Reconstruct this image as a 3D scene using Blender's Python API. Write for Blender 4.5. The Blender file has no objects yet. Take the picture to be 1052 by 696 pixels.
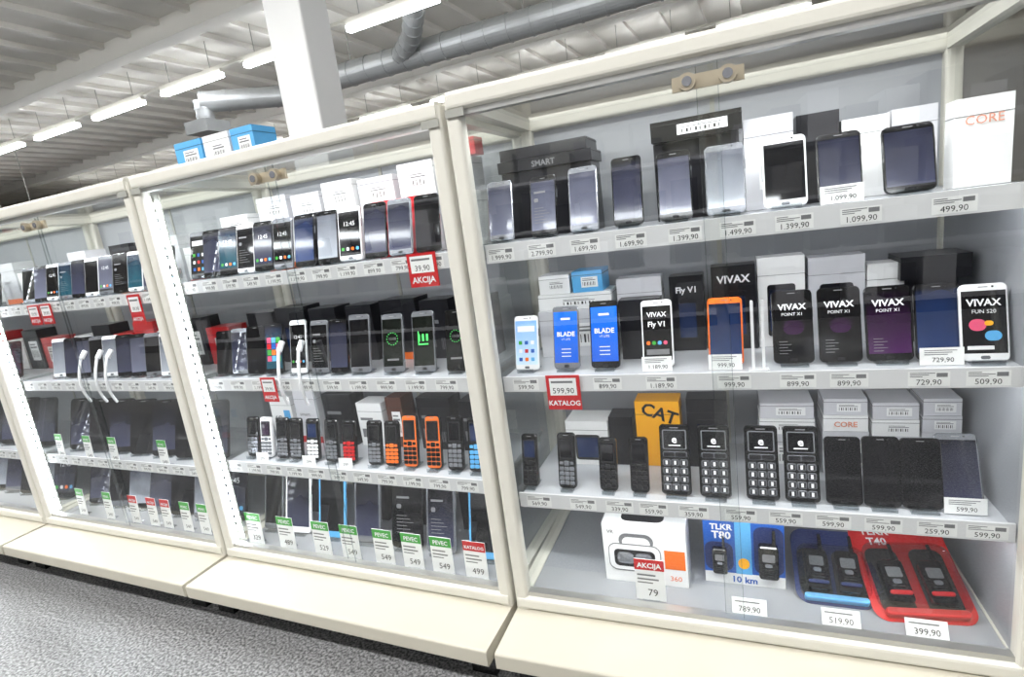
import bpy, bmesh, math, random
from mathutils import Matrix, Vector
random.seed(7)
R_=math.radians
# ---------------------------------------------------------------- materials
MATS={}
def lin(c):
    return tuple((x/12.92 if x<=.04045 else ((x+.055)/1.055)**2.4) for x in c)
def mat(name,col=(.8,.8,.8),rough=.5,metal=0,emit=0,alpha=1,coat=0,noise=0,nscale=60,srgb=True):
    if name in MATS:return MATS[name]
    c=lin(col) if srgb else col
    m=bpy.data.materials.new(name);m.use_nodes=True;nt=m.node_tree;b=nt.nodes['Principled BSDF']
    b.inputs['Base Color'].default_value=(*c,1);b.inputs['Roughness'].default_value=rough;b.inputs['Metallic'].default_value=metal
    b.inputs['Coat Weight'].default_value=coat
    if emit:
        b.inputs['Emission Color'].default_value=(*c,1);b.inputs['Emission Strength'].default_value=emit
    if noise:
        tc=nt.nodes.new('ShaderNodeTexCoord');n=nt.nodes.new('ShaderNodeTexNoise');n.inputs['Scale'].default_value=nscale;n.inputs['Detail'].default_value=4
        mx=nt.nodes.new('ShaderNodeMix');mx.data_type='RGBA'
        mx.inputs[6].default_value=(*[x*(1-noise) for x in c],1);mx.inputs[7].default_value=(*[min(1,x*(1+noise)) for x in c],1)
        nt.links.new(tc.outputs['Object'],n.inputs['Vector']);nt.links.new(n.outputs['Fac'],mx.inputs[0]);nt.links.new(mx.outputs[2],b.inputs['Base Color'])
    MATS[name]=m;return m
def grad(name,c0,c1,rough=.08,z0=0,z1=.16,emit=0,ns=14,na=.5):
    """screen gradient over object height: wallpapers, and reflections painted on the lilac ones"""
    if name in MATS:return MATS[name]
    m=bpy.data.materials.new(name);m.use_nodes=True;nt=m.node_tree;b=nt.nodes['Principled BSDF']
    tc=nt.nodes.new('ShaderNodeTexCoord');sp=nt.nodes.new('ShaderNodeSeparateXYZ');mr=nt.nodes.new('ShaderNodeMapRange')
    mr.inputs['From Min'].default_value=z0;mr.inputs['From Max'].default_value=z1
    n=nt.nodes.new('ShaderNodeTexNoise');n.inputs['Scale'].default_value=ns
    ad=nt.nodes.new('ShaderNodeMath');ad.operation='MULTIPLY_ADD';ad.inputs[1].default_value=na
    mx=nt.nodes.new('ShaderNodeMix');mx.data_type='RGBA';mx.inputs[6].default_value=(*lin(c0),1);mx.inputs[7].default_value=(*lin(c1),1)
    nt.links.new(tc.outputs['Object'],sp.inputs[0]);nt.links.new(tc.outputs['Object'],n.inputs['Vector'])
    nt.links.new(sp.outputs[2],mr.inputs[0]);nt.links.new(n.outputs['Fac'],ad.inputs[0]);nt.links.new(mr.outputs[0],ad.inputs[2])
    s2=nt.nodes.new('ShaderNodeMath');s2.operation='SUBTRACT';s2.inputs[1].default_value=na*.5;s2.use_clamp=True
    nt.links.new(ad.outputs[0],s2.inputs[0]);nt.links.new(s2.outputs[0],mx.inputs[0]);nt.links.new(mx.outputs[2],b.inputs['Base Color'])
    b.inputs['Roughness'].default_value=rough;b.inputs['Coat Weight'].default_value=.4
    if emit:
        nt.links.new(mx.outputs[2],b.inputs['Emission Color']);b.inputs['Emission Strength'].default_value=emit
    MATS[name]=m;return m
def glassmat(name,tint=(.97,.985,.98),refl=1.0):
    if name in MATS:return MATS[name]
    m=bpy.data.materials.new(name);m.use_nodes=True;nt=m.node_tree;nt.nodes.clear()
    o=nt.nodes.new('ShaderNodeOutputMaterial');t=nt.nodes.new('ShaderNodeBsdfTransparent');t.inputs[0].default_value=(*tint,1)
    g=nt.nodes.new('ShaderNodeBsdfGlossy');g.inputs['Roughness'].default_value=.01
    f=nt.nodes.new('ShaderNodeLayerWeight');f.inputs[0].default_value=.5
    pw=nt.nodes.new('ShaderNodeMath');pw.operation='POWER';pw.inputs[1].default_value=5
    mu=nt.nodes.new('ShaderNodeMath');mu.operation='MULTIPLY_ADD';mu.inputs[1].default_value=.9;mu.inputs[2].default_value=.05*refl;mu.use_clamp=True
    mx=nt.nodes.new('ShaderNodeMixShader')
    nt.links.new(f.outputs['Facing'],pw.inputs[0]);nt.links.new(pw.outputs[0],mu.inputs[0]);nt.links.new(mu.outputs[0],mx.inputs[0]);nt.links.new(t.outputs[0],mx.inputs[1]);nt.links.new(g.outputs[0],mx.inputs[2]);nt.links.new(mx.outputs[0],o.inputs[0])
    MATS[name]=m;return m
frame=mat('frame_cream',(.83,.82,.78),.4,noise=.03,nscale=8)
ledgem=mat('ledge_cream',(.76,.74,.68),.35,noise=.05,nscale=5)
greypl=mat('grey_plastic',(.6,.6,.57),.5)
alu=mat('aluminium',(.75,.75,.74),.35,.8)
white=mat('white_card',(.93,.93,.93),.55)
offwhite=mat('offwhite_card',(.80,.80,.82),.5,noise=.04,nscale=20)
shelfm=mat('shelf_white',(.76,.77,.79),.22,noise=.04,nscale=12)
boardm=mat('bottom_board_grey',(.58,.59,.61),.3,noise=.05,nscale=9)
stripm=mat('strip_grey',(.84,.84,.85),.3)
tagm=mat('tag_paper',(.91,.91,.91),.5)
backm=mat('back_panel',(.60,.61,.63),.3,noise=.08,nscale=4)
ink=mat('ink',(.05,.05,.06),.6)
greyink=mat('grey_ink',(.45,.45,.46),.6)
red=mat('red_card',(.76,.03,.07),.4)
green=mat('green_card',(.22,.62,.2),.4)
black=mat('black_plastic',(.035,.035,.045),.15,coat=.4)
dark=mat('dark_card',(.07,.07,.09),.3,noise=.25,nscale=40)
whitep=mat('white_plastic',(.94,.94,.95),.2,coat=.5)
silver=mat('silver_plastic',(.64,.65,.68),.22,.7)
gold=mat('gold_plastic',(.70,.66,.58),.35,.5)
orange=mat('orange_plastic',(.93,.43,.08),.4)
corem=mat('faded_orange_ink',(.88,.6,.5),.6)
yellow=mat('yellow_card',(.97,.68,.05),.5)
blue=mat('blue_card',(.05,.33,.68),.4)
dblue=mat('dark_blue_card',(.05,.14,.36),.4)
lblue=mat('light_blue',(.35,.66,.87),.4)
brown=mat('brown_card',(.3,.17,.12),.5)
pink=mat('pink_card',(.85,.3,.45),.5)
acryl=glassmat('clear_acrylic',(.85,.87,.88),1.3)
glass=glassmat('showcase_glass',(.965,.98,.97),1.9)
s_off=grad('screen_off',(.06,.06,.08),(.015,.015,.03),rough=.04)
s_lil=grad('screen_lilac',(.46,.47,.55),(.09,.09,.14))  # paler towards the bottom: reflected light painted into the screen colour
s_lil2=grad('screen_lilac_dark',(.25,.26,.35),(.04,.04,.07))  # same painted reflection, in darker tones
s_blu=grad('screen_blue',(.08,.32,.75),(.10,.42,.86),emit=.2)
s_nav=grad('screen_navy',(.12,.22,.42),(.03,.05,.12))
s_sky=grad('screen_sky',(.8,.88,.95),(.25,.55,.9),emit=.2)
s_grn=grad('screen_green_widgets',(.04,.07,.05),(.02,.04,.03),rough=.05)
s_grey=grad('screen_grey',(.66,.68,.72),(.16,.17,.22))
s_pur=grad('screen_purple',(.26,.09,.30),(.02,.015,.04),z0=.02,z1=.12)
s_tea=grad('screen_teal',(.12,.32,.38),(.05,.07,.18),ns=30,na=.9,emit=.1)
s_warm=grad('screen_warm',(.45,.25,.22),(.10,.08,.16),ns=30,na=.9,emit=.1)
glow=mat('green_glyph',(.3,.85,.4),.5,emit=.6)
lcd=mat('lcd_grey',(.55,.6,.6),.3)
# ---------------------------------------------------------------- mesh builder
_txt={}
def textgeo(s,bold=False):
    if (s,bold) in _txt:return _txt[(s,bold)]
    cu=bpy.data.curves.new('t','FONT');cu.body=s;cu.size=1;cu.resolution_u=2;cu.align_x='CENTER'
    if bold: cu.offset=.025
    ob=bpy.data.objects.new('t',cu);bpy.context.collection.objects.link(ob)
    dg=bpy.context.evaluated_depsgraph_get();me=bpy.data.meshes.new_from_object(ob.evaluated_get(dg))
    r=([tuple(v.co) for v in me.vertices],[tuple(p.vertices) for p in me.polygons])
    bpy.data.objects.remove(ob);bpy.data.curves.remove(cu);bpy.data.meshes.remove(me)
    _txt[(s,bold)]=r;return r
class MB:
    def __init__(s):s.v=[];s.f=[];s.m=[];s.mats=[];s.M=Matrix.Identity(4)
    def mi(s,m):
        if m not in s.mats:s.mats.append(m)
        return s.mats.index(m)
    def add(s,vs,fs,m):
        o=len(s.v);s.v+=[tuple(s.M@Vector(v)) for v in vs];k=s.mi(m)
        for f in fs:s.f.append(tuple(o+i for i in f));s.m.append(k)
    def box(s,x0,x1,y0,y1,z0,z1,m):
        s.add([(x0,y0,z0),(x1,y0,z0),(x1,y1,z0),(x0,y1,z0),(x0,y0,z1),(x1,y0,z1),(x1,y1,z1),(x0,y1,z1)],
          [(0,3,2,1),(4,5,6,7),(0,1,5,4),(1,2,6,5),(2,3,7,6),(3,0,4,7)],m)
    def quad(s,x0,x1,z0,z1,y,m): s.add([(x0,y,z0),(x1,y,z0),(x1,y,z1),(x0,y,z1)],[(0,1,2,3)],m)
    def outline(s,x0,x1,z0,z1,r,n=4):
        r=min(r,(x1-x0)/2-1e-5,(z1-z0)/2-1e-5);o=[]
        for cx,cz,a in((x1-r,z0+r,-90),(x1-r,z1-r,0),(x0+r,z1-r,90),(x0+r,z0+r,180)):
            for i in range(n+1):
                t=R_(a+90*i/n);o.append((cx+r*math.cos(t),cz+r*math.sin(t)))
        return o
    def rr(s,x0,x1,z0,z1,r,y0,y1,m,mf=None,c=.0015,n=4):
        """rounded slab, front at y0 (towards -y), back y1"""
        loops=[(s.outline(x0+c,x1-c,z0+c,z1-c,r-c if r>c else r*.5,n),y0),(s.outline(x0,x1,z0,z1,r,n),y0+c),(s.outline(x0,x1,z0,z1,r,n),y1-c),(s.outline(x0+c,x1-c,z0+c,z1-c,r-c if r>c else r*.5,n),y1)]
        vs=[];N=len(loops[0][0])
        for l,y in loops: vs+=[(a,y,b) for a,b in l]
        fs=[]
        for k in range(3):
            for i in range(N):
                j=(i+1)%N;fs.append((k*N+i,(k+1)*N+i,(k+1)*N+j,k*N+j))
        s.add(vs,fs,m)
        s.add([(a,y0,b) for a,b in loops[0][0]],[tuple(range(N))],mf or m)
        s.add([(a,y1,b) for a,b in loops[0][0]],[tuple(range(N-1,-1,-1))],m)
    def disc(s,x0,x1,z0,z1,r,y,m,n=4):
        o=s.outline(x0,x1,z0,z1,r,n);s.add([(a,y,b) for a,b in o],[tuple(range(len(o)))],m)
    def cyl(s,p0,p1,r,m,n=12,r1=None,caps=True):
        p0=Vector(p0);p1=Vector(p1);d=(p1-p0).normalized();u=d.orthogonal().normalized();w=d.cross(u);r1=r if r1 is None else r1
        vs=[p0+r*(math.cos(2*math.pi*i/n)*u+math.sin(2*math.pi*i/n)*w) for i in range(n)]+[p1+r1*(math.cos(2*math.pi*i/n)*u+math.sin(2*math.pi*i/n)*w) for i in range(n)]
        fs=[(i,(i+1)%n,n+(i+1)%n,n+i) for i in range(n)]
        if caps:fs+=[tuple(range(n-1,-1,-1)),tuple(range(n,2*n))]
        s.add(vs,fs,m)
    def tube(s,pts,r,m,n=8):
        for a,b in zip(pts,pts[1:]): s.cyl(a,b,r,m,n)
    def text(s,t,x,z,y,size,m,sx=1,rot=0,bold=False):
        vs,fs=textgeo(t,bold);c,q=math.cos(rot),math.sin(rot)
        s.add([(x+size*(c*a*sx-q*b),y,z+size*(q*a*sx+c*b)) for a,b,_ in vs],fs,m)
    def obj(s,name,M=None,parent=None,smooth=False):
        me=bpy.data.meshes.new(name);me.from_pydata(s.v,[],s.f)
        for m in s.mats:me.materials.append(m)
        for i,p in enumerate(me.polygons):
            p.material_index=s.m[i];p.use_smooth=smooth
        me.update();o=bpy.data.objects.new(name,me);bpy.context.collection.objects.link(o)
        if parent:o.parent=parent
        if M is not None:o.matrix_world=M
        return o
TH=.0382
G3=Matrix.Identity(4); G2=Matrix.Rotation(-TH,4,'Z')
def place(G,x,y,z,yaw=0): return G@Matrix.Translation((x,y,z))@Matrix.Rotation(yaw,4,'Z')
def lean(a): return Matrix.Rotation(-a,4,'X')
# ---------------------------------------------------------------- products
def stand(b,w,a,h=.08,m=None):
    m=m or acryl
    b.M=Matrix.Identity(4)
    b.box(-w*.34,w*.34,-.016,.045,0,.003,m)
    b.box(-w*.34,w*.34,-.016,-.0135,.003,.011,m)
    b.M=Matrix.Translation((0,.013,.003))@lean(a)
    b.box(-w*.22,w*.22,-.001,.002,0,h,m)
    b.M=Matrix.Identity(4)
def screenart(b,w,h,style,y,x0,x1,z0,z1):
    W=x1-x0;H=z1-z0
    if style=='icons':
        b.quad(x0+W*.1,x1-W*.1,z1-H*.25,z1-H*.12,y,whitep)
        cols=[blue,lblue,whitep,orange,green,red,lblue,blue]
        for i in range(3):
            for j in range(3):
                cx=x0+W*(.22+.28*i);cz=z0+H*(.12+.19*j)
                b.disc(cx-W*.08,cx+W*.08,cz-W*.08,cz+W*.08,W*.02,y,cols[(i*3+j*2)%8],2)
    elif style=='home':
        b.text('12:45',0,z0+H*.68,y,W*.26,whitep)
        b.quad(x0,x1,z0,z0+H*.06,y,ink)
        for i in range(4):
            cx=x0+W*(.15+.233*i);cz=z0+H*.15
            b.disc(cx-W*.07,cx+W*.07,cz-W*.07,cz+W*.07,W*.05,y,(green,whitep,orange,lblue)[i],3)
    elif style=='poster':
        b.text('VIVAX',0,z0+H*.78,y,W*.25,whitep,1.05,bold=True);b.text('POINT X1',0,z0+H*.68,y,W*.13,whitep)
        for k in range(5):b.quad(x0+W*.12,x0+W*(.35+.1*(k%2)),z0+H*(.04+.05*k),z0+H*(.05+.05*k),y,greyink)
        b.disc(x0+W*.25,x0+W*.8,z0+H*.36,z0+H*.60,W*.2,y,s_pur,3)
    elif style=='fly':
        b.text('VIVAX',0,z0+H*.8,y,W*.24,whitep,bold=True);b.text('Fly V1',0,z0+H*.62,y,W*.26,whitep,bold=True)
        for k in range(4):b.disc(x0+W*(.1+.2*k),x0+W*(.25+.2*k),z0+H*.28,z0+H*.28+W*.15,W*.07,y,(orange,green,lblue,pink)[k],2)
        b.quad(x0+W*.1,x1-W*.1,z0+H*.1,z0+H*.2,y,greyink)
    elif style=='fun':
        b.text('VIVAX',0,z0+H*.76,y,W*.27,whitep,bold=True);b.text('FUN S20',0,z0+H*.64,y,W*.15,whitep)
        b.disc(x0+W*.15,x1-W*.45,z0+H*.36,z0+H*.55,W*.25,y,pink,4);b.disc(x0+W*.5,x1-W*.12,z0+H*.2,z0+H*.36,W*.2,y-.0003,lblue,4);b.disc(x0+W*.5,x1-W*.3,z0+H*.44,z0+H*.52,W*.1,y-.0006,yellow,4)
        b.quad(x0+W*.1,x1-W*.3,z0+H*.06,z0+H*.12,y,whitep)
    elif style=='blade':
        b.text('BLADE',0,z0+H*.52,y,W*.26,whitep,bold=True);b.text('V7 LITE',0,z0+H*.44,y,W*.12,whitep)
        b.quad(x0+W*.3,x1-W*.3,z0+H*.84,z0+H*.88,y,whitep)
        for k in range(3):b.quad(x0+W*.3,x1-W*.3,z0+H*(.12+.07*k),z0+H*(.135+.07*k),y,whitep)
    elif style=='clock':
        for k in range(3):b.quad(x0+W*(.25+.2*k),x0+W*(.35+.2*k),z0+H*.5,z0+H*.64,y,glow)
        b.quad(x0+W*.25,x1-W*.25,z0+H*.42,z0+H*.45,y,glow);b.quad(x0+W*.25,x0+W*.3,z0+H*.42,z0+H*.7,y,glow)
    elif style=='ring':
        n=14;cx,cz=(x0+x1)/2,z0+H*.58
        for i in range(n):
            t=2*math.pi*i/n;r=W*.28;b.disc(cx+r*math.cos(t)-W*.022,cx+r*math.cos(t)+W*.022,cz+r*math.sin(t)-W*.022,cz+r*math.sin(t)+W*.022,W*.02,y,glow,2)
        b.text('10:08',cx,cz-W*.06,y,W*.18,greyink)
        b.quad(x0+W*.2,x1-W*.2,z0+H*.12,z0+H*.16,y,greyink)
    elif style=='lines':
        for k in range(6):b.quad(x0+W*.12,x1-W*(.25+.12*(k%3)),z0+H*(.15+.06*k),z0+H*(.16+.06*k),y,greyink)
        b.quad(x0+W*.12,x1-W*.4,z0+H*.76,z0+H*.80,y,greyink);b.disc(x0+W*.12,x0+W*.3,z0+H*.58,z0+H*.66,W*.05,y,greyink,3)
    elif style=='tiles':
        cols=[pink,lblue,green,orange,red,blue]
        for i in range(3):
            for j in range(4):
                b.quad(x0+W*(.08+.29*i),x0+W*(.34+.29*i),z0+H*(.18+.15*j),z0+H*(.31+.15*j),y,cols[(i+2*j)%6])
def smartphone(G,x,z,w,h,body=black,scr=None,style='',y=.105,a=.24,yaw=0,label=None,name='smartphone',t=.0085,home=True,bez=.045):
    scr=scr or s_off;b=MB()
    stand(b,w,a,min(.09,h*.6))
    b.M=Matrix.Translation((0,0,.0045))@lean(a)
    b.rr(-w/2,w/2,0,h,w*.13,-.0005,t-.0005,body,c=.0018)
    yy=-.0009;sb=h*.1;st=h*.09
    b.disc(-w/2+.0022,w/2-.0022,.0025,h-.0025,w*.11,-.0007,body)
    x0,x1,z0,z1=-w/2+w*bez,w/2-w*bez,sb,h-st
    b.quad(x0,x1,z0,z1,yy,scr)
    b.disc(-w*.1,w*.1,h-st*.55,h-st*.42,.0006,yy,greyink,1)
    b.disc(w*.17,w*.22,h-st*.6,h-st*.6+w*.05,w*.02,yy,dark,2)
    if home: b.disc(-w*.1,w*.1,sb*.25,sb*.7,w*.04,yy,silver if body is whitep else dark,2)
    b.box(w/2-.0004,w/2+.0009,t*.3,t*.6,h*.62,h*.76,silver)
    if style:screenart(b,w,h,style,yy-.0003,x0,x1,z0,z1)
    if label:
        b.M=Matrix.Translation((0,-.021,0))@lean(.12)
        b.box(-w*.5,w*.45,-.001,0,.0,.034,white);b.text(label,0,.006,-.0015,.013,ink)
        for k in range(3):b.quad(-w*.4,w*(.1+.1*k),.020+.004*k,.0215+.004*k,-.0014,greyink)
    return b.obj(name,place(G,x,y,z,yaw))
def feature_phone(G,x,z,w,h,body=black,keys=silver,scr=None,y=.105,a=.22,yaw=0,big=False,name='keypad_phone',frame_=None,label=None):
    scr=scr or lcd;b=MB();stand(b,w,a,h*.5)
    b.M=Matrix.Translation((0,0,.0045))@lean(a);t=.013
    if frame_:
        b.rr(-w/2,w/2,0,h,w*.22,.001,t,frame_,c=.003);b.rr(-w/2+w*.06,w/2-w*.06,h*.02,h*.98,w*.18,-.001,.003,body,c=.001)
    else: b.rr(-w/2,w/2,0,h,w*(.12 if big else .2),-.001,t,body,c=.003)
    yy=-.0016
    if big:
        b.rr(-w*.40,w*.40,h*.65,h*.93,w*.05,-.002,0,silver,c=.0004)
        b.disc(-w*.36,w*.36,h*.665,h*.915,w*.03,-.0024,s_off,2)
        b.text('e',0,h*.745,-.0027,w*.36,whitep,bold=True);b.quad(-w*.2,w*.2,h*.70,h*.715,-.0027,whitep)
        b.rr(-w*.4,w*.4,h*.54,h*.62,w*.06,-.003,0,silver,c=.0006);b.disc(-w*.37,-w*.02,h*.547,h*.613,w*.03,-.0034,dark,2);b.disc(w*.02,w*.37,h*.547,h*.613,w*.03,-.0034,dark,2)
        kz0,kz1=h*.05,h*.52;r_=4
    else:
        b.disc(-w*.38,w*.38,h*.52,h*.9,w*.05,yy,dark,2);b.disc(-w*.32,w*.32,h*.56,h*.87,w*.03,yy-.0003,scr,2)
        b.rr(-w*.14,w*.14,h*.415,h*.5,w*.05,-.0035,0,keys,c=.0008,n=3)
        for sx in(-1,1):b.rr(sx*w*.29-w*.1,sx*w*.29+w*.1,h*.43,h*.485,w*.03,-.0028,0,keys,c=.0006,n=2)
        kz0,kz1=h*.06,h*.4;r_=4
    kw=w*.26;kh=(kz1-kz0)/r_*.82
    for j in range(r_):
        for i in range(3):
            cx=(i-1)*w*.285;cz=kz1-(j+.5)*(kz1-kz0)/r_
            b.rr(cx-kw/2,cx+kw/2,cz-kh/2,cz+kh/2,w*.05,-.003,0,keys,c=.0006,n=2)
            if big:b.quad(cx-kw*.37,cx+kw*.37,cz-kh*.37,cz+kh*.37,-.0033,dark);b.quad(cx-kw*.14,cx+kw*.14,cz-kh*.28,cz+kh*.28,-.0036,whitep)
    b.disc(-w*.14,w*.14,h*.95,h*.965,.0005,yy,greyink,1)
    if label:
        b.M=Matrix.Translation((0,-.021,0))@lean(.12);b.box(-w*.5,w*.5,-.001,0,0,.03,white);b.text(label,0,.006,-.0015,.012,ink)
    return b.obj(name,place(G,x,y,z,yaw))
def carton(G,x,z,w,h,d,m,y=.3,yaw=0,txt=None,tm=None,art=None,am=None,name='product_carton',ts=.3,label=True,tz=.55,rot=0,bold=True):
    b=MB();b.box(-w/2,w/2,-d/2,d/2,0,h,m)
    yy=-d/2-.0006;pale=m in(white,offwhite,whitep)
    b.box(-w/2-.0008,w/2+.0008,-d/2-.0008,d/2+.0008,h*.80,h*.80+.0010,greyink if pale else ink)
    lc=greyink
    if art=='label':
        b.quad(-w*.2,w*.35,h*.22,h*.72,yy,white)
        for k in range(9):b.quad(-w*.15+k*w*.05,-w*.15+k*w*.05+w*.012*(1+k%2),h*.3,h*.48,yy-.0004,ink)
        b.quad(-w*.15,w*.28,h*.54,h*.58,yy-.0004,lc);b.quad(-w*.15,w*.2,h*.62,h*.65,yy-.0004,lc)
    elif art=='phone':
        b.rr(-w*.3,w*.3,h*.12,h*.7,w*.06,yy-.0006,yy+.0004,am or dark,c=.0002,n=2);b.quad(-w*.25,w*.25,h*.18,h*.64,yy-.001,s_nav)
    elif art=='multi':
        k=random.randrange(4);sz=min(w,h)
        if k==0:
            b.quad(-w/2,w/2,0,h*.12,yy,random.choice((lblue,orange,greyink,red)))
            b.text('smart',-w*.1,h*.5,yy-.0004,sz*.2,lc)
        elif k==1:
            b.disc(w*.05,w*.05+sz*.34,h*.15,h*.15+sz*.6,sz*.04,yy,dark,2);b.disc(w*.05+sz*.03,w*.05+sz*.31,h*.15+sz*.07,h*.15+sz*.53,sz*.01,yy-.0004,s_nav,2)
            b.quad(-w*.4,-w*.05,h*.5,h*.56,yy,lc);b.quad(-w*.4,-w*.12,h*.38,h*.42,yy,lc)
        elif k==2:
            b.text('4G',-w*.2,h*.45,yy,sz*.3,lc,bold=True);b.quad(-w*.4,w*.4,h*.15,h*.18,yy,lc);b.quad(w*.1,w*.4,h*.5,h*.7,yy,random.choice((lblue,silver,pink)))
        else:
            b.quad(-w*.4,w*.1,h*.6,h*.66,yy,lc)
            for q in range(8):b.quad(w*.1+q*w*.035,w*.1+q*w*.035+w*.01*(1+q%2),h*.15,h*.35,yy-.0004,ink if pale else greyink)
            b.quad(-w*.4,-w*.1,h*.2,h*.4,yy,greyink)
    if txt:b.text(txt,0,h*tz,yy-.001,w*ts,tm or ink,rot=rot,bold=bold)
    return b.obj(name,place(G,x,y,z,yaw))
# ---------------------------------------------------------------- cabinets
DEP=.52
ledm=mat('led_white',(.93,.96,1),.5,emit=60)
def cabinet(G,xl,xr,shelves,led,prices,TOP=1.270,power=1.0,name='glass_display_cabinet',side=False):
    e=bpy.data.objects.new(name,None);bpy.context.collection.objects.link(e);GM=G@Matrix.Translation((xl,0,0));e.matrix_world=GM
    W=xr-xl
    pw=.036
    b=MB()
    def post(x0,x1,y0,y1,z0,z1):
        o=b.outline(x0,x1,y0,y1,.009,3);N=len(o)
        b.add([(a,c,z0) for a,c in o]+[(a,c,z1) for a,c in o],[(i,(i+1)%N,N+(i+1)%N,N+i) for i in range(N)]+[tuple(range(N-1,-1,-1)),tuple(range(N,2*N))],frame)
    for px in((0,pw),(W-pw,W)):
        for py in((0,pw),(DEP-pw,DEP)): post(*px,*py,.0,TOP-.01)
    def rail(x0,x1,y0,y1,z0,z1):
        o=b.outline(y0,y1,z0,z1,.010,3);N=len(o)
        b.add([(x0,a,c) for a,c in o]+[(x1,a,c) for a,c in o],[(i,(i+1)%N,N+(i+1)%N,N+i) for i in range(N)]+[tuple(range(N-1,-1,-1)),tuple(range(N,2*N))],frame)
    rail(.008,W-.008,-.003,.034,TOP-.04,TOP);rail(.008,W-.008,DEP-.034,DEP+.003,TOP-.04,TOP)
    rail(.008,W-.008,-.003,.034,0,.036);rail(.008,W-.008,DEP-.034,DEP+.003,0,.036)
    for x0 in(0,W-pw):
        b.box(x0+.002,x0+pw-.002,.03,DEP-.03,TOP-.036,TOP-.004,frame);b.box(x0+.002,x0+pw-.002,.03,DEP-.03,.001,.034,frame)
        b.box(x0+.003 if x0==0 else x0-.012,x0+pw+.012 if x0==0 else x0+pw-.003,-.0045,-.002,TOP-.055,TOP-.038,greypl)
    for z in(.036,TOP-.052):b.box(pw,W-pw,.008,.03,z,z+.012,alu)
    b.obj('frame',GM,e)
    b=MB();b.box(pw-.01,W-pw+.01,DEP-.012,DEP-.006,.03,TOP-.03,backm)
    b.box(W*.5-.006,W*.5+.006,DEP-.016,DEP-.012,.04,TOP-.04,greypl)
    if side:b.box(W-.030,W-.022,pw,DEP-pw,.03,.93,backm)
    b.obj('back_panel',GM,e)
    b=MB();b.box(.01,W-.01,.03,DEP-.012,.012,.03,boardm);b.obj('bottom_board',GM,e)
    b=MB()
    b.quad(pw-.008,W*.5+.02,.045,TOP-.045,.014,glass);b.quad(W*.5-.02,W-pw+.008,.045,TOP-.045,.024,glass)
    for x0 in(.018,W-.018):b.add([(x0,pw-.006,.03),(x0,DEP-pw+.006,.03),(x0,DEP-pw+.006,TOP-.03),(x0,pw-.006,TOP-.03)],[(0,1,2,3)],glass)
    b.add([(pw-.008,.03,TOP-.014),(W-pw+.008,.03,TOP-.014),(W-pw+.008,DEP-.03,TOP-.014),(pw-.008,DEP-.03,TOP-.014)],[(0,1,2,3)],glass)
    b.box(W*.5+.0185,W*.5+.02,.012,.016,.045,TOP-.045,acryl);b.box(W*.5-.02,W*.5-.0185,.022,.026,.045,TOP-.045,acryl)
    b.obj('glass_panels',GM,e)
    b=MB()
    zc=TOP-.082
    b.box(W*.5-.062,W*.5+.064,.0055,.0125,zc-.013,zc+.013,gold)
    for q in(-.034,.036):
        b.cyl((W*.5+q,.0055,zc),(W*.5+q,-.010,zc),.0155,gold,18);b.cyl((W*.5+q,-.010,zc),(W*.5+q,-.012,zc),.009,silver,14)
    b.obj('sliding_door_lock',GM,e)
    b=MB();c=MB()
    for k,(zs,zt) in enumerate(shelves):
        dep=.43
        b.box(pw-.006,W-pw+.006,.052,dep,zt-.013,zt-.001,shelfm)
        b.box(pw-.004,W-pw+.004,.046,.052,zs-.019,max(zs+.019,zt),stripm)
        for x0 in(pw-.004,W-pw-.004):b.box(x0,x0+.008,.06,dep-.02,zt-.032,zt-.013,alu)
        for (px,txt) in prices[k]:
            c.quad(px-.033,px+.033,zs-.015,zs+.014,.0452,tagm)
            c.text(txt,px,zs-.012,.0448,.0150,ink)
            for q in range(3):c.quad(px-.030,px-.030+.02+.010*((q*7+int(px*50))%3),zs+.003+.0035*q,zs+.0045+.0035*q,.0448,greyink)
            c.quad(px+.012,px+.029,zs+.003,zs+.011,.0448,greyink)
    b.obj('shelves',GM,e);c.obj('price_tags',GM,e)
    for z in [s[1]-.0145 for s in shelves]+[TOP-.055]:  # fill lights added out of sight below shelves and top rail to brighten interiors
        l=bpy.data.lights.new('shelf_fill','AREA');l.shape='RECTANGLE';l.size=W-.1;l.size_y=.014;l.energy=1.8*power*(1.5 if z>1.1 else 1);l.color=(.96,.98,1)
        o=bpy.data.objects.new('shelf_fill',l);bpy.context.collection.objects.link(o);o.parent=e;o.matrix_world=GM@Matrix.Translation((W/2,.062,z))@Matrix.Rotation(R_(18),4,'X')
    if led:
        b=MB();b.box(pw+.001,pw+.024,.038,.042,.05,TOP-.06,greypl)
        n=40
        for i in range(n):
            z=.06+(TOP-.13)*i/n
            b.box(pw+.004,pw+.021,.0325,.038,z,z+.014,ledm)
        b.obj('led_strip',GM,e)
    return e
W=1.076
c3p=[[(.07,'1.999,90'),(.17,'2.799,90'),(.27,'1.699,90'),(.37,'1.699,90'),(.48,'1.399,90'),(.58,'1.499,90'),(.68,'1.399,90'),(.79,'1.099,90'),(.93,'499,90')],
 [(.09,'599,90'),(.19,'599,90'),(.29,'899,90'),(.41,'1.189,90'),(.56,'999,90'),(.68,'899,90'),(.77,'899,90'),(.9,'729,90'),(.99,'509,90')],
 [(.085,'569,90'),(.2,'549,90'),(.29,'339,90'),(.37,'559,90'),(.46,'359,90'),(.56,'559,90'),(.65,'559,90'),(.74,'599,90'),(.83,'599,90'),(.92,'259,90'),(1.0,'599,90')]]
S1,S2,S3=.945,.6175,.294
cabinet(G3,0,W,[(.921,S1),(.603,S2),(.291,S3)],False,c3p,TOP=1.282,power=1.0,side=True)
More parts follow.
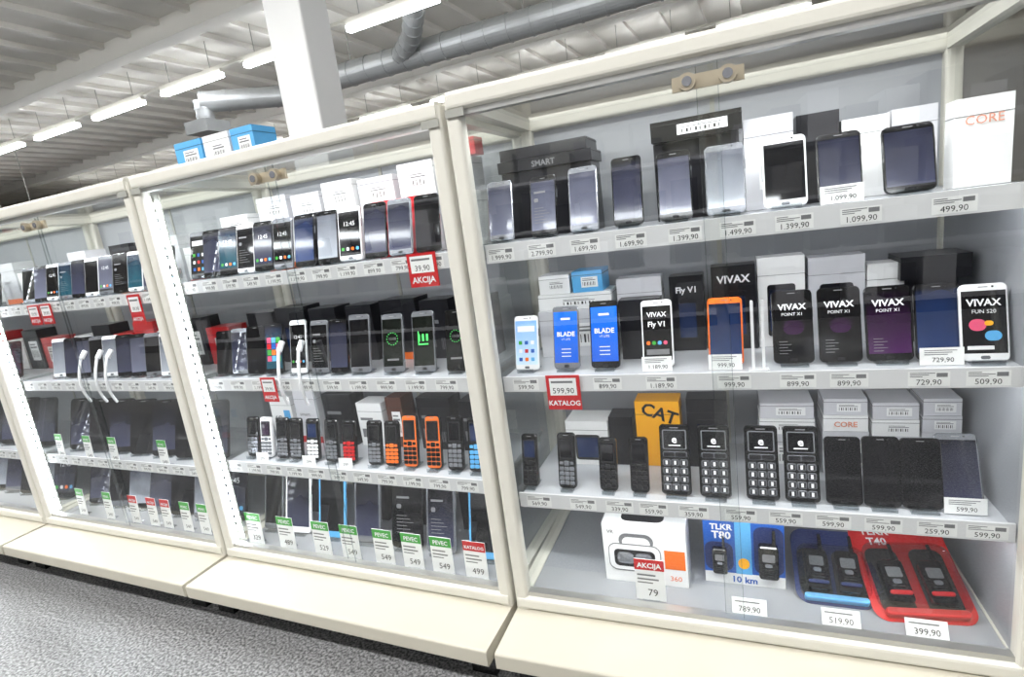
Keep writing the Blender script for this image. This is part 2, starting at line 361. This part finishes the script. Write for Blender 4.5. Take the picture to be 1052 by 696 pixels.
rp=lambda a,n,l:[(a+i*l,random.choice(['1.199,90','999,90','899,90','599,90','799,90','349,90'])) for i in range(n)]
S3b=.325
cabinet(G2,-.012-W,-.012,[(.921,.940),(.603,.6175),(.318,S3b)],True,[rp(.09,11,.088),rp(.1,10,.095),rp(.09,11,.088)],power=1.1)
T1=.922;T2=.6155;T3=.288
for j in(1,2):
    cabinet(G2,-.012*(j+1)-(j+1)*W,-.012*(j+1)-j*W,[(.905,T1),(.600,T2),(.285,T3)],True,[rp(.09,11,.088),rp(.1,10,.095),rp(.09,11,.088)],power=.9)
def base(G,xl,xr):
    b=MB();o=b.outline(-.16,DEP,-.046,-.001,.006,3);N=len(o)
    b.add([(xl+.002,a,c) for a,c in o]+[(xr-.002,a,c) for a,c in o],[(i,(i+1)%N,N+(i+1)%N,N+i) for i in range(N)]+[tuple(range(N-1,-1,-1)),tuple(range(N,2*N))],ledgem)
    b.box(xl+.002,xr-.002,-.10,DEP-.05,-.075,-.046,mat('dark_metal',(.16,.16,.16),.5))
    for x in(xl+.06,xr-.06):
        for y in(-.06,DEP-.1):b.box(x-.035,x+.035,y-.03,y+.03,-.14,-.075,black)
    b.obj('cabinet_plinth',G)
base(G3,0,W);base(G2,-.012-W,-.012);base(G2,-.024-2*W,-.024-W);base(G2,-.036-3*W,-.036-2*W)

# ---------------------------------------------------------------- right cabinet contents
for x,w,h,bd,sc,st,lb in [(.053,.063,.139,silver,s_lil,'',None),(.161,.066,.135,black,s_lil,'lines',None),(.258,.067,.141,silver,s_lil,'',None),(.359,.066,.147,black,s_lil2,'',None),
  (.460,.071,.142,black,s_lil,'',None),(.561,.078,.139,silver,s_grey,'',None),(.672,.080,.135,whitep,s_off,'',None),(.768,.076,.126,black,s_lil2,'','1.099,90'),(.882,.084,.121,black,s_lil2,'',None)]:
    smartphone(G3,x,S1,w,h*1.05,bd,sc,st,yaw=random.uniform(-.06,.06),label=lb)
carton(G3,.134,S1,.24,.17,.10,dark,.31);carton(G3,.134,S1+.171,.25,.028,.12,dark,.31,txt='SMART',tm=greyink,ts=.08,tz=.2);carton(G3,.134,S1+.200,.23,.028,.12,dark,.31)
carton(G3,.50,S1,.19,.18,.10,dark,.32);carton(G3,.503,S1+.181,.197,.045,.12,black,.30,art='label')
carton(G3,.654,S1,.10,.20,.05,offwhite,.29,art='label');carton(G3,.752,S1,.082,.19,.06,dark,.30)
carton(G3,.841,S1,.087,.165,.06,white,.30);carton(G3,.930,S1,.080,.17,.06,offwhite,.31,txt='CORE',tm=corem,ts=.26,tz=.6,bold=False)
carton(G3,.994,S1,.085,.155,.05,white,.15,txt='CORE',tm=corem,ts=.26,tz=.7,bold=False)
P3=[(.076,.064,.137,whitep,s_sky,'icons',''),(.180,.066,.155,silver,s_blu,'blade',''),(.276,.070,.162,black,s_blu,'blade',''),(.400,.07,.155,whitep,s_off,'fly','1.189,90'),
 (.546,.072,.15,orange,s_nav,'','999,90'),(.853,.080,.152,black,s_pur,'poster',''),(.933,.074,.150,black,s_nav,'','729,90')]
for x,w,h,bd,sc,st,lb in P3: smartphone(G3,x,S2,w,h,bd,sc,st,yaw=random.uniform(-.04,.04),label=lb or None)
smartphone(G3,1.0,S2,.074,.146,whitep,s_off,'fun',y=.088,yaw=-.03)
for x in(.680,.767):smartphone(G3,x,S2,.078,.156,black,s_off,'poster')
carton(G3,.176,S2,.2,.126,.12,offwhite,.30,art='label');carton(G3,.176,S2+.127,.198,.042,.1,white,.30,art='label')
carton(G3,.125,S2+.170,.084,.05,.09,white,.30,art='label');carton(G3,.215,S2+.170,.08,.055,.09,lblue,.30,art='label')
carton(G3,.345,S2,.112,.195,.06,offwhite,.29,art='phone');carton(G3,.352,S2,.1,.15,.05,dark,.22)
carton(G3,.460,S2,.08,.19,.06,dark,.29,txt='Fly V1',tm=whitep,ts=.26,art='phone',tz=.78)
carton(G3,.568,S2,.098,.205,.06,dark,.29,txt='VIVAX',tm=whitep,ts=.26,art='phone',tz=.8)
carton(G3,.672,S2,.1,.215,.06,white,.30,art='phone');carton(G3,.785,S2,.112,.205,.06,offwhite,.30,art='phone')
carton(G3,.88,S2,.07,.18,.06,white,.30,art='multi');carton(G3,.966,S2,.09,.14,.06,dark,.30);carton(G3,.965,S2+.141,.125,.05,.1,dark,.30)
for x,w,h in[(.044,.045,.14),(.146,.048,.145),(.254,.046,.135),(.332,.046,.138)]:
    feature_phone(G3,x,S3,w,h,black,dark if x!=.146 else silver,s_nav if x<.1 else s_off,name='keypad_phone')
for x in(.419,.508,.610,.691):feature_phone(G3,x,S3,.070,.170,black,silver,big=True,name='large_key_phone')
for x,w,h in[(.772,.07,.148),(.843,.069,.15),(.914,.073,.148)]:smartphone(G3,x,S3,w,h,black,s_off,'')
smartphone(G3,.985,S3+.002,.075,.15,silver,s_lil2,y=.12,a=.4,label='599,90')
carton(G3,.17,S3,.12,.13,.09,white,.30,art='phone');carton(G3,.265,S3,.065,.14,.07,dark,.30);carton(G3,.365,S3,.115,.185,.07,yellow,.30,txt='CAT',tm=ink,ts=.42,tz=.74,rot=-.35)
carton(G3,.49,S3,.10,.19,.06,dark,.30,art='phone')
for x,w,h in[(.675,.125,.10),(.80,.095,.11),(.90,.095,.10),(.988,.075,.11)]:
    carton(G3,x,S3,w,h,.1,offwhite,.31,art='label');carton(G3,x,S3+h+.001,w*.97,.04,.1,white if x<.95 else offwhite,.31,txt='CORE' if .75<x<.85 else None,tm=corem,ts=.2,tz=.3,art=None if .75<x<.85 else 'label');carton(G3,x,S3+h+.042,w*.94,.04,.1,offwhite,.31,art='label')
B0=.0305
def vrbox():
    w,h=.21,.165;b=MB();b.box(-w/2,w/2,-.05,.05,0,h,white);y=-.0508
    b.text('VR',-w*.4,h*.84,y,.014,ink);b.text('360',w*.36,h*.1,y,.02,orange)
    b.quad(w*.24,w*.48,h*.3,h*.62,y,orange)
    # photo of the headset: head strap, white visor, dark phone tray and lenses
    b.disc(-w*.30,w*.12,h*.60,h*.86,w*.1,y-.0003,greyink,5);b.disc(-w*.26,w*.08,h*.60,h*.80,w*.08,y-.0005,white,5)
    b.disc(-w*.44,w*.20,h*.20,h*.68,w*.1,y-.0007,greyink,5);b.disc(-w*.43,w*.19,h*.22,h*.66,w*.09,y-.0009,whitep,5)
    b.disc(-w*.37,w*.13,h*.28,h*.58,w*.06,y-.0012,dark,5);b.disc(-w*.33,-w*.13,h*.33,h*.53,w*.05,y-.0016,silver,4);b.disc(-w*.11,w*.09,h*.33,h*.53,w*.05,y-.0016,silver,4)
    b.M=Matrix.Translation((0,0,h+.0006))@Matrix.Rotation(math.radians(-90),4,'X')
    b.disc(-.06,.05,-.03,.02,.02,0,dark,4)
    b.obj('vr_headset_box',place(G3,.325,.17,B0))
vrbox()
def walkie(b,x,z,s,m,y=0):
    M0=b.M.copy();b.M=M0@Matrix.Translation((x,y,z))
    b.rr(-.022*s,.022*s,0,.09*s,.008*s,-.012*s,.010*s,m,c=.003*s,n=3)
    b.cyl((.013*s,0,.088*s),(.013*s,0,.13*s),.005*s,black,8,.0035*s)
    b.disc(-.014*s,.014*s,.05*s,.072*s,.003*s,-.0125*s,greyink,2)
    for i in range(4):b.quad(-.012*s,.012*s,(.012+.006*i)*s,(.0145+.006*i)*s,-.0125*s,dark)
    b.disc(-.008*s,.008*s,.036*s,.046*s,.004*s,-.0126*s,silver,3)
    b.M=M0
def t80():
    w,h=.185,.175;b=MB();b.box(-w/2,w/2,0,.06,0,h,blue);y=-.0008
    b.box(-w/2,w/2,-.0006,.0,0,.03,white);b.quad(-w*.1,w*.1,.03,h,-.0012,lblue);b.disc(-w*.49,-w*.13,.035,h*.66,.02,-.0012,dblue,4);b.disc(w*.13,w*.49,.035,h-.01,.02,-.0012,dblue,4)
    b.text('TLKR',-w*.27,h*.86,-.0018,.022,whitep,bold=True);b.text('T80',-w*.27,h*.72,-.0018,.028,whitep,bold=True);b.text('10 km',.0,.006,-.0016,.024,blue,bold=True);b.disc(-w*.07,w*.07,.045,.075,.013,-.0018,yellow,4)
    walkie(b,-w*.3,.035,.78,black,-.010);walkie(b,w*.3,.035,1.0,black,-.012)
    b.obj('two_way_radio_box',place(G3,.562,.16,B0))
t80()
def blister(x,y,w,h,card,a,yaw,tag):
    b=MB();b.M=lean(a)@Matrix.Translation((0,0,.002))
    b.rr(-w/2,w/2,0,h,.03,0,.002,card,c=.0005,n=5)
    b.disc(-w*.44,w*.44,h*.74,h*.96,.01,-.001,dblue if card is dblue else red,3)
    if tag:
        for i,tg in enumerate(tag.split()):b.text(tg,-w*.22,h*(.87-.11*i),-.0016,.026,whitep,bold=True)
    for sx in(-1,1):
        b.disc(sx*w*.23-.034,sx*w*.23+.034,h*.06,h*.72,.02,-.0015,ink,4)
        walkie(b,sx*w*.2,h*.14,1.1,black,-.014)
        b.rr(sx*w*.2-.022,sx*w*.2+.022,h*.2,h*.24,.004,-.031,-.026,card,c=.001,n=2)
    b.rr(-w*.45,w*.45,h*.05,h*.74,.03,-.034,-.001,acryl,c=.012,n=5)
    b.rr(-w*.40,w*.40,h*.03,h*.10,.012,-.02,-.001,lblue if card is dblue else red,c=.002,n=4)
    b.M=Matrix.Identity(4);b.box(-w*.3,w*.3,.02,.11,0,.004,card)
    b.obj('blister_pack_radios',place(G3,x,y,B0,yaw))
blister(.757,.115,.165,.19,dblue,1.05,0,'');blister(.928,.095,.20,.24,red,1.1,.12,'TLKR T40')
# ---------------------------------------------------------------- signs
def sign(G,x,z,w,h,kind,y=.028,txt=None,a=0):
    b=MB();b.M=lean(a);b.box(-w/2,w/2,-.001,.001,0,h,white if kind in('pevec','paper','akc2','kat2') else red)
    yy=-.0014
    if kind in('akc','kat'):
        b.quad(-w*.40,w*.40,h*.42,h*.92,yy,white);b.text('39,90' if kind=='akc' else '599,90',0,h*.48,yy-.0004,w*.24,ink);b.quad(-w*.35,w*.3,h*.78,h*.84,yy-.0004,greyink);b.text('AKCIJA' if kind=='akc' else 'KATALOG',0,h*.13,yy-.0006,w*(.25 if kind=='akc' else .205),whitep,bold=True)
    elif kind in('pevec','akc2','kat2'):
        b.quad(-w/2,w/2,h*.74,h,yy,green if kind=='pevec' else red);b.text({'pevec':'PEVEC','akc2':'AKCIJA','kat2':'KATALOG'}[kind],0,h*.80,yy-.0006,w*(.19 if kind=='kat2' else .25),whitep,bold=True)
        b.text(txt or '549',w*.08,h*.12,yy-.0004,w*.36,ink);b.quad(-w*.42,w*.2,h*.6,h*.64,yy-.0004,greyink);b.quad(-w*.42,w*.3,h*.5,h*.54,yy-.0004,greyink);b.quad(-w*.42,w*.1,h*.42,h*.45,yy-.0004,greyink)
    else:
        b.text(txt or '119,90',0,h*.15,yy-.0004,h*.5,ink);b.quad(-w*.42,w*.3,h*.72,h*.8,yy-.0004,greyink)
    if kind in('pevec','akc2','kat2'):b.M=Matrix.Identity(4);b.box(-w*.3,w*.3,-.003,.02,0,.002,acryl)
    b.obj('price_sign',place(G,x,y,z))
sign(G3,.185,.541,.082,.085,'kat',.04)
sign(G3,.345,B0+.003,.072,.11,'akc2',.055,'79',a=.05)
for x,t in((.569,'789,90'),(.755,'519,90'),(.912,'399,90')):sign(G3,x,B0+.002,.075,.035,'paper',.05,t,a=.5)
for x,t,k in zip((-.990,-.844,-.692,-.577,-.449,-.345,-.244,-.135),('329','489','529','549','549','549','549','499'),['pevec']*7+['kat2']):
    sign(G2,x,B0+.002,.07,.11,k,.05,t,a=.05)
sign(G2,-.144,.862,.083,.084,'akc',.04);sign(G2,-.755,.552,.06,.077,'akc',.04)
for x in(-1.995,-1.811,-1.645,-1.534,-1.454,-1.343,-1.248):sign(G2,x,B0+.002,.052,.115,'akc2' if x in(-1.645,-1.534,-1.454) else 'pevec',.055,a=.05)
for x in(-2.03,-1.837,-1.675,-1.382):sign(G2,x,T3,.048,.1,'pevec',.06,a=.05)
sign(G2,-1.87,.845,.07,.075,'akc',.04);sign(G2,-1.79,.845,.07,.075,'akc',.04);sign(G2,-1.275,.82,.065,.1,'akc',.04)
# ---------------------------------------------------------------- middle cabinet contents
U1=.940
scs=(s_off,s_lil2,s_tea,s_off,s_lil2,s_off,s_nav,s_grey,s_off,s_lil2,s_lil2,s_off);sts=('icons','','home','lines','home','home','','','home','','','')
for i,x in enumerate((-1.025,-.965,-.890,-.815,-.740,-.662,-.578,-.492,-.411,-.326,-.246,-.160)):
    smartphone(G2,x,U1,.071,.150,(silver,black,black,whitep,black)[i%5],scs[i],sts[i],yaw=.12+random.uniform(-.06,.06))
for x,w,h,m in((-.98,.13,.2,offwhite),(-.80,.13,.24,white),(-.66,.12,.23,white),(-.53,.12,.25,offwhite),(-.39,.13,.24,white),(-.25,.12,.26,offwhite),(-.13,.10,.25,white)):
    carton(G2,x,U1,w,h*.6,.09,m,.29,art='multi');carton(G2,x,U1+h*.6+.001,w*.96,h*.35,.09,white if m is offwhite else offwhite,.29,art='label')
carton(G2,-.30,U1,.16,.155,.04,red,.215);carton(G2,-.60,U1,.08,.155,.04,dark,.215);carton(G2,-.09,U1+.242,.05,.045,.05,red,.29)
m2=[(-1.015,.07,.145,black,s_off,''),(-.945,.068,.15,silver,s_lil2,''),(-.87,.07,.155,black,s_off,''),(-.79,.065,.16,black,s_tea,'tiles'),(-.690,.062,.165,whitep,s_off,'home'),(-.605,.064,.16,silver,s_off,'lines'),(-.53,.064,.16,black,s_lil2,''),
 (-.452,.07,.17,silver,s_off,''),(-.335,.068,.165,silver,s_grn,'ring'),(-.232,.068,.168,silver,s_grn,'clock'),(-.13,.062,.166,black,s_off,'ring')]
for x,w,h,bd,sc,st in m2: smartphone(G2,x,S2,w,h,bd,sc,st,yaw=.1+random.uniform(-.05,.05))
for x,w,h,m in((-.98,.12,.18,dark),(-.84,.13,.19,dark),(-.70,.11,.18,dark),(-.55,.1,.18,dark),(-.40,.13,.19,dark),(-.27,.1,.18,dark),(-.14,.1,.18,dark)):
    carton(G2,x,S2,w,h,.08,m,.30,art='phone' if x<-.5 else 'multi')
for i,(x,bd,k,sc) in enumerate(((-.975,black,silver,s_off),(-.912,whitep,silver,s_pur),(-.84,black,silver,s_off),(-.782,black,silver,s_off),(-.709,black,whitep,s_nav),(-.632,black,silver,s_off),(-.562,black,red,s_off),(-.465,black,silver,s_off),(-.40,black,orange,s_off),(-.335,orange,black,s_off),(-.255,orange,black,s_off),(-.184,black,silver,s_off),(-.115,black,lblue,s_nav))):
    feature_phone(G2,x,S3b,.050,.135+.02*(i>8),bd,k,sc,frame_=black if bd is orange else None,yaw=.08,label='299' if i in(1,4,6) else None)
for x,w,h,m in((-.96,.1,.17,white),(-.84,.1,.2,offwhite),(-.70,.12,.18,dark),(-.468,.06,.17,brown),(-.57,.1,.15,white),(-.32,.12,.17,dark),(-.17,.12,.16,dark)):
    carton(G2,x,S3b,w,h,.07,m,.28,art='multi' if m!=brown else 'label')
for i,(x,w,bd) in enumerate(((-.995,.085,silver),(-.880,.11,whitep),(-.728,.11,lblue),(-.58,.10,silver),(-.425,.11,black),(-.30,.10,silver),(-.150,.10,lblue))):
    smartphone(G2,x,B0,w,.215,bd,(s_off,s_lil2)[i%2],'lines' if i in(4,5) else '',y=.13,a=.3,name='tablet_computer',home=False,yaw=.08,bez=.07)
for x in(-.93,-.66,-.49,-.23):carton(G2,x,B0,.13,.20,.06,dark,.3)
# ---------------------------------------------------------------- left cabinets
for off in(0,-1.088):
    for i in range(11):
        x=-1.19-.083*i+off
        smartphone(G2,x,T1,.068,.14,(black,silver,whitep)[i%3],(s_off,s_lil2,s_tea,s_off,s_lil)[i%5],('home','','','lines')[(i)%4],yaw=.15)
        if i<10:smartphone(G2,x-.02,T2,.070,.155,(black,whitep,silver,black)[i%4],(s_lil2,s_grey,s_off,s_lil)[i%4],'',yaw=.3)
    for i in range(7):
        x=-1.215-.135*i+off
        smartphone(G2,x,T3,.125,.215,black,(s_lil2,s_off)[i%2],'',y=.13,a=.32,yaw=.22,name='tablet_computer',home=False)
        smartphone(G2,x-.005,B0,.125,.215,(black,silver)[i%2],(s_lil2,s_grey,s_off)[i%3],'home' if i==0 else '',y=.14,a=.36,yaw=.22,name='tablet_computer',home=False)
    for i in range(7):
        x=-1.205-.138*i+off
        carton(G2,x,T1,.12,.13+.05*(i%2),.08,(white,offwhite,white,dark)[i%4],.29,art='multi')
        carton(G2,x,T2,.12,.14+.04*(i%2),.08,(red,dark,white,red)[i%4],.30,art='label')
def cable(G,x,zb,yb):
    b=MB();pts=[]
    for i in range(15):
        t=i/14;pts.append((x+.015*math.sin(t*3),yb-.02-.035*math.sin(t*math.pi*.9),zb+.09-.17*t))
    b.tube(pts,.005,whitep);b.cyl((x,yb-.02,zb+.085),(x,yb+.0,zb+.11),.009,whitep,12)
    b.obj('security_cable',G)
for x in(-.715,-.635):cable(G2,x,S2,.09)
for x in(-1.62,-1.56,-1.72):cable(G2,x,T2,.09)
b=MB();
for x in(.60,.62):b.rr(x-.003,x+.003,0.001,.15,.002,0,.008,whitep,c=.0005)
b.box(.59,.63,-.006,.014,0,.003,whitep)
b.obj('shelf_divider',place(G3,.0,.075,S2))
for x,w,m in((-1.0,.12,lblue),(-.875,.11,white),(-.765,.09,lblue)):carton(G2,x,1.272,w,.095,.09,m,.2,art='label')
# ---------------------------------------------------------------- hall
FZ=-.14;BR=Matrix.Rotation(-.066,4,'Z');HC=4.35
def floor_():
    m=bpy.data.materials.new('floor_terrazzo');m.use_nodes=True;nt=m.node_tree;bs=nt.nodes['Principled BSDF']
    tc=nt.nodes.new('ShaderNodeTexCoord');n=nt.nodes.new('ShaderNodeTexNoise');n.inputs['Scale'].default_value=130;n.inputs['Detail'].default_value=3
    cr=nt.nodes.new('ShaderNodeValToRGB');cr.color_ramp.elements[0].position=.38;cr.color_ramp.elements[0].color=(.08,.08,.082,1);cr.color_ramp.elements[1].position=.66;cr.color_ramp.elements[1].color=(.45,.45,.45,1)
    n2=nt.nodes.new('ShaderNodeTexNoise');n2.inputs['Scale'].default_value=2;mx=nt.nodes.new('ShaderNodeMix');mx.data_type='RGBA';mx.blend_type='MULTIPLY';mx.inputs[0].default_value=.3
    nt.links.new(tc.outputs['Object'],n.inputs['Vector']);nt.links.new(tc.outputs['Object'],n2.inputs['Vector']);nt.links.new(n.outputs['Fac'],cr.inputs[0]);nt.links.new(cr.outputs[0],mx.inputs[6]);nt.links.new(n2.outputs['Fac'],mx.inputs[7]);nt.links.new(mx.outputs[2],bs.inputs['Base Color'])
    bs.inputs['Roughness'].default_value=.35
    b=MB();b.box(-26,12,-9,13,-.1,0,m);b.obj('floor',Matrix.Translation((0,0,FZ)))
floor_()
cw=mat('ceiling_white',(.86,.85,.82),.7,noise=.06,nscale=1.5);wl=mat('wall_beige',(.74,.71,.66),.7,noise=.05,nscale=1)
b=MB();b.box(-27,13,-9.5,14,HC,HC+.1,cw)
for i in range(60):
    x=-26.5+i*.65;b.box(x,x+.10,-9,14,HC-.08,HC,cw)
for y in(-5,0.2,4.6,9,13):b.box(-27,13,y,y+.25,HC-.26,HC-.001,cw)
b.obj('ceiling',BR)
b=MB();b.box(-26.5,13,13,13.2,FZ,HC,wl);b.obj('wall_back',Matrix.Identity(4))
b=MB();b.box(-26.2,-26,-9,13,FZ,HC,wl);b.obj('wall_left',Matrix.Identity(4))
b=MB();b.box(-26.2,12,-9.2,-9,FZ,HC,wl);b.obj('wall_front',Matrix.Identity(4))
b=MB();b.box(12,12.2,-9,13,FZ,HC,wl);b.obj('wall_right',Matrix.Identity(4))
b=MB()
o=b.outline(-3.37,-2.95,3.41,3.83,.02,3);N=len(o);pm=mat('pillar_white',(.86,.86,.85),.6,noise=.03,nscale=3)
b.add([(a,c,FZ) for a,c in o]+[(a,c,HC) for a,c in o],[(i,(i+1)%N,N+(i+1)%N,N+i) for i in range(N)],pm)
b.box(-3.42,-2.90,3.36,3.88,FZ,FZ+.15,pm);b.obj('pillar')
tube=mat('tube_emissive',(.97,.98,1),.5,emit=28)
LZ=3.79
for ry,x0,n in((5.55,-17.75,11),(10.2,-19.4,11),(1.1,-13.4,8),(-2.2,-9.4,7),(-5.6,-9.4,7)):
    b=MB()
    b.box(x0-1,x0+2*n,ry-.03,ry+.03,LZ+.12,LZ+.16,frame)
    for i in range(n):
        x=x0+2*i
        b.box(x-.74,x+.74,ry-.03,ry+.03,LZ+.06,LZ+.12,frame)
        b.box(x-.72,x+.72,ry-.05,ry+.05,LZ,LZ+.06,tube)
        for q in(-.5,.5):b.cyl((x+q,ry,LZ+.12),(x+q,ry,HC),.006,greypl,6)
        if ry in(1.1,-2.2) and i in(2,3,4,5,6):
            l=bpy.data.lights.new('ceiling_light','AREA');l.shape='RECTANGLE';l.size=1.4;l.size_y=.10;l.energy=30 if ry==1.1 else 68;l.color=(1,.99,.97)
            lo=bpy.data.objects.new('ceiling_light',l);bpy.context.collection.objects.link(lo);lo.matrix_world=BR@Matrix.Translation((x,ry,LZ-.01))
    b.obj('fluorescent_light_row',BR)
duct=mat('galvanised',(.66,.67,.67),.4,.5,noise=.12,nscale=6)
b=MB();DZ=3.75
def dpipe(p0,p1,r,seg=.35):
    p0=Vector(p0);p1=Vector(p1);L=(p1-p0).length;b.cyl(p0,p1,r,duct,28)
    n=int(L/seg)
    for i in range(n+1):
        c=p0+(p1-p0)*(i/max(1,n));d=(p1-p0).normalized()*.015;b.cyl(c-d,c+d,r*1.06,duct,28)
dpipe((-6.2,7.3,DZ),(6,6.9,DZ),.19)
pts=[(-3.1,4.95,4.16),(-3.15,5.9,4.14),(-3.35,6.4,4.05),(-3.7,6.85,3.88),(-4.1,7.15,DZ+.02)]
for a_,c_ in zip(pts,pts[1:]):dpipe(a_,c_,.145,.15)
dpipe((-7.6,6.4,DZ-.1),(-6.3,7.3,DZ-.1),.17);dpipe((-7.6,6.4,DZ-.1),(-7.6,6.4,DZ-.45),.14,.1)
b.box(-7.85,-7.35,6.15,6.65,DZ-.62,DZ-.42,duct)
for x in(-5,-2,1,4):
    b.cyl((x,7.1,DZ+.15),(x,7.1,HC),.01,greypl,6)
b.obj('ventilation_duct',None)
def gondola(M,k,pal=None):
    pal=pal or (dark,brown,lblue,dark,red,black)
    b=MB();b.box(-1.3,1.3,-.3,.3,0,.1,dark);b.box(-1.3,1.3,.26,.3,0,1.9,greypl)
    for j in range(4):
        b.box(-1.3,1.3,-.3,.28,.1+.45*j,.13+.45*j,offwhite)
        for i in range(9):
            hh=.2+.15*((i*5+j*3+k)%3)/2;xx=-1.2+i*.27;b.box(xx,xx+.22,-.25,.2,.13+.45*j,.13+.45*j+hh,pal[(i*3+j+k)%6])
    b.obj('store_shelving',M)
for k,x in enumerate((-21,-18,-15,-12,-9)):gondola(BR@Matrix.Translation((x,8.6,FZ)),k)
for k,x in enumerate((-6,-3.3,-.6,2.1,4.8)):gondola(BR@Matrix.Translation((x,-4.2,FZ))@Matrix.Rotation(math.pi,4,'Z'),k+2,(dark,greypl,offwhite,black,greyink,dark))  # unseen rows behind the camera, added to give the glass dark reflections
b=MB();b.box(-.8,.8,-.02,.02,0,.3,red);b.text('AKCIJA',0,.06,-.03,.25,white)
b.cyl((-.6,0,.3),(-.6,0,1.9),.01,greypl,6);b.cyl((.6,0,.3),(.6,0,1.9),.01,greypl,6)
b.obj('hanging_sign',Matrix.Translation((-15.5,7.5,2.25)))
# ---------------------------------------------------------------- world + camera
w=bpy.data.worlds.new('w');bpy.context.scene.world=w;w.use_nodes=True
w.node_tree.nodes['Background'].inputs[0].default_value=(.9,.95,1,1);w.node_tree.nodes['Background'].inputs[1].default_value=.9
f,a,bb,c=564.9,.39,.2062,.1322
Rv=Vector((math.cos(a),math.sin(a),0));F=Vector((-math.sin(a),math.cos(a),0));Dn=Vector((0,0,-1))
F2=math.cos(bb)*F+math.sin(bb)*Dn;D2=math.cos(bb)*Dn-math.sin(bb)*F
R3=math.cos(c)*Rv+math.sin(c)*D2;D3=math.cos(c)*D2-math.sin(c)*Rv
M=Matrix(((R3.x,-D3.x,-F2.x,.5612),(R3.y,-D3.y,-F2.y,-1.15),(R3.z,-D3.z,-F2.z,.9895),(0,0,0,1)))
cd=bpy.data.cameras.new('camera');cd.sensor_width=36;cd.lens=f*36/1052;cd.clip_start=.02;cd.clip_end=100
co=bpy.data.objects.new('camera',cd);bpy.context.collection.objects.link(co);co.matrix_world=M;bpy.context.scene.camera=co
bpy.context.scene.view_settings.view_transform='Standard'
